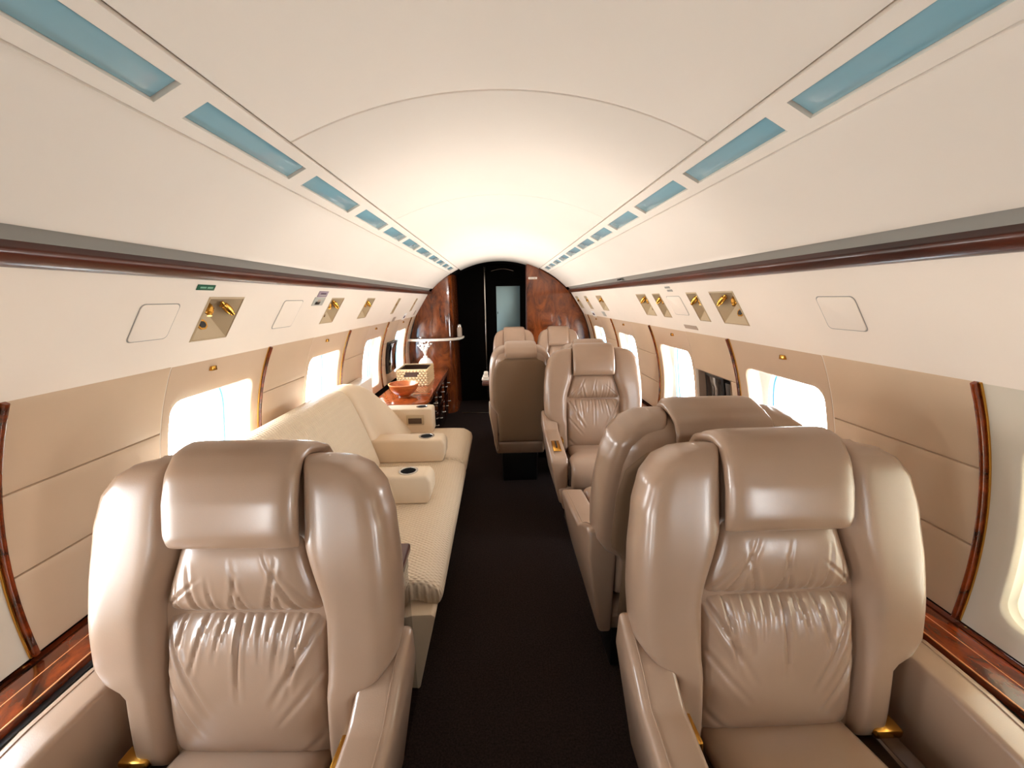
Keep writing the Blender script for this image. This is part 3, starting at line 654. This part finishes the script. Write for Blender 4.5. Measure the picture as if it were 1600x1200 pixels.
    # arms
    def arm(s, kick):
        poly = [(-.195, .30), (-.212, .40), (-.212, .55), (-.195, .568), (.06, .602), (.14, .612)]
        poly += [(.20, .652), (.275, .688), (.305, .690), (.318, .60), (.30, .30)] if kick else [(.27, .615), (.29, .60), (.30, .30)]
        if full: o_, i_ = (hw+.014, hw-.076) if kick else (hw+.080, hw-.006)
        else: o_, i_ = hw+.004, hw-.060
        def fn(c):
            t = max(0, .52-c.z); q = (c.x-(i_+o_)/2)/((o_-i_)/2)
            return (s*(c.x-t*.22*(q > 0)), c.y, c.z)
        ao = MB().prism(poly, 'x', i_, o_, .016, 3, fn).build('armrest', 'leather', root, smooth=50)
        if full:                              # stitched seam along the outer top edge
            line = [(-.20, .560), (-.185, .570), (-.06, .5865), (.06, .6028), (.14, .6128)] + ([(.20, .6535), (.27, .6885)] if kick else [(.26, .6155)])
            MB().tube([(s*(o_-.020), y, z) for y, z in line], .0016, 6).build('seam', 'leather', ao)
        return ao
    arms = {}
    for s in (-1, 1): arms[s] = arm(s, (s == -mir) and aisle)
    a_ = arms[-mir]
    # gold recline lever plate on the aisle arm
    xg = mi(-(hw-.030))
    plate = MB().box(xg-.022, xg+.022, -.135, -.02, .582, .5865, .002)
    plate.v = [(x, y, z+(y+.135)*.13) for x, y, z in plate.v]; pl = plate.build('control_plate', 'gold', a_)
    lv = MB().box(xg-.004, xg+.004, -.10, -.03, .588, .592, .001); lv.v = [(x, y, z+(y+.135)*.13) for x, y, z in lv.v]; lv.build('lever', 'black', pl)
    # skirt and pedestal
    skp = [(-.205, .265), (-.225, .36), (-.215, .405), (.25, .405), (.29, .36), (.25, .265)]
    MB().prism(skp, 'x', -hw+.025, hw-.025, .014, 3, lambda c: (c.x*(1-max(0, .38-c.z)*.9), c.y, c.z)).build('base_skirt', 'leather', root)
    MB().box(-.19*k, .19*k, -.12, .16, 0, .27, .01).build('pedestal', 'black', root)
    if full:
        # lap belt with a gold buckle lying by the window arm, latch at the aisle side
        xb = mi(.228*k)
        bt = MB(); w_ = .018
        pts = [(.235, .452), (.20, .462), (.12, .468), (.03, .472), (-.06, .50)]
        bt.grid(lambda u, v: (xb+(u-.5)*2*w_, pts[round(v*4)][0], pts[round(v*4)][1]+.006), 1, 4)
        bt.grid(lambda u, v: (xb+(u-.5)*2*w_, pts[round(v*4)][0], pts[round(v*4)][1]+.003), 1, 4, True)
        b_ = bt.build('seat_belt', 'leather_dark', root)
        MB().box(xb-.030, xb+.030, .165, .225, .468, .490, .006).build('buckle', 'gold', b_)
        xl_ = mi(-.212*k)
        MB().box(xl_-.006, xl_+.006, .12, .20, .50, .55, .004).build('belt_latch', 'gold', root)
    return root
def place(o, x, y, rz, label, group=None):
    o.location = (x, y, 0); o.rotation_euler = (0, 0, rz); tag(o, label, 'armchair', group); return o
YC = .664-YJ
protoA = make_chair('cabin_armchair', 1); protoB = make_chair('cabin_armchair', -1)
place(protoA, .572, YC, 0, 'tan leather armchair in right foreground facing the camera, gold buckle on its seat', 'single tan armchairs')
place(protoB, -.562, YC, -.045, 'tan leather armchair in left foreground facing the camera, in front of the sofa', 'single tan armchairs')
c = copy_tree(protoB, skip=('control_plate', 'seat_belt', 'belt_latch')); place(c, .575, 1.81-YC, PI, 'tan armchair with its back turned, directly behind the right foreground chair', 'single tan armchairs')
c = copy_tree(protoA); place(c, .572, YC+1.65, 0, 'tan armchair facing the camera with gold lever plate, mid cabin right of the aisle', 'single tan armchairs')
protoC = make_chair('cabin_armchair', -1, False, .222, .108, False)
protoD = make_chair('cabin_armchair', 1, False, .222, .108, False)
place(protoC, .125, 2.60+.22+.13, PI, 'narrow tan double-seat chair, back panel turned to the aisle, left of the mid-cabin chair', 'paired tan armchairs')
c = copy_tree(protoC); place(c, .605, 3.005, PI, 'narrow tan chair, back turned, hidden behind the mid-cabin armchair', 'paired tan armchairs')
place(protoD, .135, 4.0-.13-.22, 0, 'narrow tan chair facing forward by the dark doorway, left of the far pair', 'paired tan armchairs')
c = copy_tree(protoD); place(c, .590, 4.0-.13-.22, 0, 'narrow tan chair facing forward by the right burl bulkhead, right of the far pair', 'paired tan armchairs')
# conference table between the pairs
ct = tag(empty('conference_table', (.36, 3.28, 0)), 'dark wood table between the two pairs of tan chairs', 'table')
MB().box(-.53, .58, -.10, .10, .68, .715, .008).build('tabletop', 'wood_rail', ct); MB().box(-.05, .05, -.06, .06, 0, .68, .008).build('pedestal', 'black', ct)
nap = tag(empty('folded_napkin', (-.145, 3.28, .715)), 'folded cream napkin on the aisle end of the dark table', 'napkin')
mb = MB().box(-.03, .03, -.05, .05, 0, .016, .006); mb.box(-.022, .026, -.042, .044, .016, .038, .007); mb.box(-.012, .024, -.03, .036, .038, .07, .009); mb.build('folded_cloth', 'white_edge', nap)

# ------------------------------------------------------------------ sofa
sofa = tag(empty('sofa', (-.6, 2.0, 0)), 'long cream quilted sofa with cup-holder armrests along the left windows', 'sofa')
so = Vector((-.6, 2.0, 0))
def srel(mb): return rel(mb, so)
def path_frame(path, closed=False):
    cum = [0]
    for (a, b), (c, d) in zip(path[:-1], path[1:]): cum.append(cum[-1]+math.hypot(c-a, d-b))
    L = cum[-1]
    def pos(s):
        s = max(0, min(L, s))
        for i in range(len(cum)-1):
            if s <= cum[i+1]+1e-9:
                q = (s-cum[i])/(cum[i+1]-cum[i]); return (path[i][0]+(path[i+1][0]-path[i][0])*q, path[i][1]+(path[i+1][1]-path[i][1])*q)
    def fr_(y, s, d):
        p = pos(s); a, b = pos(s-.02), pos(s+.02); tx, tzz = b[0]-a[0], b[1]-a[1]; l = math.hypot(tx, tzz) or 1
        return (p[0]-tzz/l*d, y, p[1]+tx/l*d)
    return fr_, L
fs_, Ls = path_frame([(-.86, .372), (-.40, .372), (-.32, .369), (-.285, .350), (-.275, .30)])
for y0, y1 in ((1.20, 2.30), (2.302, 2.90)):
    srel(pillow(fs_, lambda s: y0, lambda s: y1, 0, Ls, .044, .05, 46, 30, 60, 14, corner=16)).build('seat_cushion', 'quilt', sofa)
# seat end facing
# back: sloping, rounded down at its far end
def back_frame(scale_end):
    fb, Lb = path_frame([(-.78, .40), (-.83, .56), (-.885, .72), (-.925, .82), (-.955, .858), (-1.0, .862), (-1.04, .84)])
    def f(y, s, d):
        p = fb(y, s, d)
        q = 1.0
        if y > 2.30: q = max(.22, 1-((y-2.30)/.66)**2.0*.95)
        return (p[0]+(1-q)*.10, y, .40+(p[2]-.40)*q)
    return f, Lb
fb, Lb = back_frame(True)
for y0, y1, m in ((1.20, 2.235, 'quilt'), (2.238, 2.92, 'sofa')):
    srel(pillow(fb, lambda s: y0, lambda s: y1, 0, Lb, .055, .04, 30, 34, 20, 14, corner=0)).build('back_cushion', m, sofa)
# base with sloping front board
mb = MB().prism([(-.80, .0), (-.335, .0), (-.262, .31), (-.275, .32), (-.96, .32)], 'y', 1.15, 2.92, .006, 2); srel(mb).build('base', 'sofa', sofa)
srel(MB().box(-1.10, -1.0, 1.15, 2.92, .60, .826, .006)).build('rear_ledge', 'white_edge', sofa)
def fold_arm(y0, y1, xf, zt, name):
    poly = [(-.90, zt-.15), (xf-.02, zt-.15), (xf, zt-.10), (xf, zt-.03), (xf-.02, zt), (-.90, zt)]
    a = srel(MB().prism(poly, 'y', y0, y1, .014, 3)).build(name, 'sofa', sofa)
    xc = -.485 if xf > -.5 else -.62; yc = (y0+y1)/2
    srel(MB().lathe([(.048, zt-.004), (.048, zt+.003), (.038, zt+.003), (.036, zt+.0005)], 28, (xc, yc, 0))).build('cup_ring', 'silver', a)
    srel(MB().lathe([(.0375, zt+.001), (.0, zt+.0012)], 28, (xc, yc, 0))).build('cup_well', 'dark', a)
    return a
fold_arm(1.735, 1.865, -.365, .565, 'folding_armrest'); fold_arm(2.235, 2.365, -.365, .565, 'folding_armrest')
poly = [(-.90, .40), (-.55, .40), (-.535, .42), (-.535, .59), (-.55, .60), (-.90, .60)]
ea = srel(MB().prism(poly, 'y', 2.80, 2.93, .012, 3)).build('end_armrest', 'sofa', sofa)
srel(MB().lathe([(.044, .598), (.044, .603), (.036, .603), (.034, .6005)], 24, (-.62, 2.865, 0))).build('cup_ring', 'silver', ea)
srel(MB().lathe([(.0345, .601), (0, .6012)], 24, (-.62, 2.865, 0))).build('cup_well', 'dark', ea)
srel(MB().box(-.73, -.60, 2.792, 2.801, .475, .555, .003)).build('latch_frame', 'pocket', ea); srel(MB().box(-.715, -.615, 2.788, 2.7925, .487, .530, .002)).build('latch', 'leather_dark', ea)

# side cabinet between left chair and sofa
cb = tag(empty('side_cabinet', (-.63, 1.03, 0)), 'dark glossy wood cabinet end between left armchair and cream sofa', 'cabinet')
MB().box(-.17, .292, -.095, .105, 0, .585, .004).build('cabinet_body', 'wood_dark', cb)
MB().box(-.37, .306, -.11, .11, .585, .617, .008, 3).build('cabinet_top', 'wood_rail', cb)
MB().box(.293, .299, -.08, .09, .54, .572, .002).build('metal_strip', 'silver', cb)

# ------------------------------------------------------------------ credenza and what stands on it
cr = tag(empty('credenza', (-.85, 3.8, 0)), 'glossy burl wood credenza under left windows beside the bulkhead', 'cabinet')
def cred(x1, r, inset=0, xb_=-1.068):
    pts = [(xb_, 2.985+inset), (x1-r, 2.985+inset)] + [(x1-r+r*math.sin(a), 2.985+inset+r-r*math.cos(a)) for a in [PI/2*i/8 for i in range(1, 9)]] + [(x1-.03, 4.645), (xb_, 4.645)]
    return [(x+.85, y-3.8) for x, y in pts]
MB().prism(cred(-.612, .17), 'z', .56, .59, .006, 3).build('top_board', 'wood_top', cr)
MB().prism(cred(-.608, .174, -.004), 'z', .545, .562, .004, 2).build('top_edge', 'wood_dark', cr)
MB().prism(cred(-.645, .10, .03, -.80), 'z', .0, .545, .004, 2).build('cabinet_body', 'wood_dark', cr)
for i in range(3):
    y0 = 3.22+.46*i
    for z0, z1 in ((.10, .33), (.345, .53)):
        d = MB().box(.204, .216, y0-3.8, y0+.44-3.8, z0, z1, .003).build('drawer', 'wood_dark', cr)
        for yy in (.11, .33):
            MB().lathe([(0, 0), (.007, 0), (.006, .01), (.011, .016), (.009, .023), (0, .025)], 12).build('knob', 'silver', d).matrix_local = Matrix.Translation((.215, y0+yy-3.8, (z0+z1)/2)) @ Matrix.Rotation(PI/2, 4, 'Y')
bw = tag(empty('wooden_bowl', (-.845, 3.24, .59)), 'turned orange wood bowl at the near end of the credenza', 'bowl')
MB().lathe([(0, 0), (.045, 0), (.047, .012), (.08, .03), (.112, .068), (.126, .112), (.121, .116), (.106, .072), (.075, .038), (.03, .022), (0, .02)], 40).build('bowl_body', 'bowl', bw)
MB().lathe([(.1205, .110), (.1265, .1105), (.1265, .1165), (.1205, .117), (.1205, .110)], 40).build('rim', 'inlay', bw)
bs = tag(empty('woven_basket', (-.86, 3.82, .59)), 'rectangular woven straw basket with a handle hole on the credenza', 'basket')
BWx, BWy, BH = .145, .17, .155
def weave(p0, p1, h, nrm, hole=None, nu=9, nv=7):
    """staggered straw strands, each a small pillow standing off a dark sheet that paints shade into the gaps"""
    mb = MB(); p0, p1, nrm = Vector(p0), Vector(p1), Vector(nrm); ax = (p1-p0)
    for j in range(nv):
        for i in range(-1, nu):
            u0, u1 = max(0, (i+.5*(j % 2)+.04)/nu), min(1, (i+.5*(j % 2)+.98)/nu)
            if u1-u0 < .02: continue
            v0, v1 = (j+.06)/nv, (j+.94)/nv
            if hole and u1 > hole[0] and u0 < hole[1] and (v0+v1)/2 > hole[2] and (v0+v1)/2 < hole[3]: continue
            def fn(u, v): return p0+ax*(u0+(u1-u0)*u)+Vector((0, 0, h*(v0+(v1-v0)*v)))+nrm*(.011*math.sin(PI*u)**.6*(.4+.6*math.sin(PI*v)))
            mb.grid(fn, 4, 3)
    return mb
for p0, p1, nr, hl in (((-BWx, -BWy, 0), (BWx, -BWy, 0), (0, -1, 0), (.33, .67, .5, .8)), ((BWx, -BWy, 0), (BWx, BWy, 0), (1, 0, 0), None), ((BWx, BWy, 0), (-BWx, BWy, 0), (0, 1, 0), (.33, .67, .5, .8)), ((-BWx, BWy, 0), (-BWx, -BWy, 0), (-1, 0, 0), None)):
    weave(p0, p1, BH, nr, hl).build('woven_side', 'wicker', bs, recalc=False)
mb = MB(); mb.tube([(-BWx, -BWy, BH), (BWx, -BWy, BH), (BWx, BWy, BH), (-BWx, BWy, BH), (-BWx, -BWy, BH)], .008, 8); mb.build('rim', 'wicker', bs)
mb = MB()
for x0, x1, y0, y1 in ((-BWx, BWx, -BWy, -BWy+.004), (-BWx, BWx, BWy-.004, BWy), (-BWx, -BWx+.004, -BWy, BWy), (BWx-.004, BWx, -BWy, BWy)): mb.box(x0+.001, x1-.001, y0+.001, y1-.001, 0, BH-.004)
mb.box(-BWx+.002, BWx-.002, -BWy+.002, BWy-.002, .0, .006); mb.build('gap_shade', 'weave_shade', bs, smooth=0)  # dark sheet added so the gaps between strands look shaded
va = tag(empty('vase', (-.845, 4.28, .59)), 'round white vase holding white blossom branches behind the basket', 'vase')
MB().lathe([(0, 0), (.045, 0), (.066, .03), (.08, .08), (.074, .13), (.05, .165), (.024, .182), (.022, .20), (.018, .20), (.018, .18), (0, .17)], 32).build('vase_body', 'white', va)
fl = tag(empty('blossom_branches', (-.845, 4.28, .779)), 'white blossom branches standing in the round white vase', 'flowers')
for i in range(9):
    an = 2*PI*i/9+.3; sp_ = .05+.06*random.random(); hgt = .13+.10*random.random()
    p0 = Vector((0, 0, 0)); p1 = Vector((math.cos(an)*sp_*.35, math.sin(an)*sp_*.35, hgt*.55)); p2 = Vector((math.cos(an)*sp_, math.sin(an)*sp_, hgt))
    stm = MB().tube([p0, p1, p2], [.003, .0025, .002], 6).build('stem', 'white_edge', fl)
    for q in (1.0, .78, .58):
        pp = p0.lerp(p1, q*2) if q < .5 else p1.lerp(p2, (q-.5)*2)
        pp = pp+Vector((random.uniform(-.012, .012), random.uniform(-.012, .012), 0)); r = random.uniform(.010, .016)
        mb = MB()
        mb.lathe([(0, -r*.9), (r*.7, -r*.5), (r, 0), (r*1.15, r*.45), (r*.55, r*.6), (0, r*.35)], 8, pp); mb.build('blossom', 'white', stm)
# dark monitor against the left wall above the credenza
fr = wall_frame(-1)
mo = tag(empty('monitor', fr(3.81, tz(.86), .03)), 'upright black monitor on left wall between the two farthest windows', 'monitor'); o = Vector(mo.location)
rel(panel(fr, 3.665, 3.945, tz(.71), tz(1.015), .008, .035, .006, 1, 4), o).build('monitor_body', 'black', mo); rel(panel(fr, 3.68, 3.93, tz(.725), tz(1.0), .03, .0365, .002, 1, 4), o).build('screen', 'screen', mo)
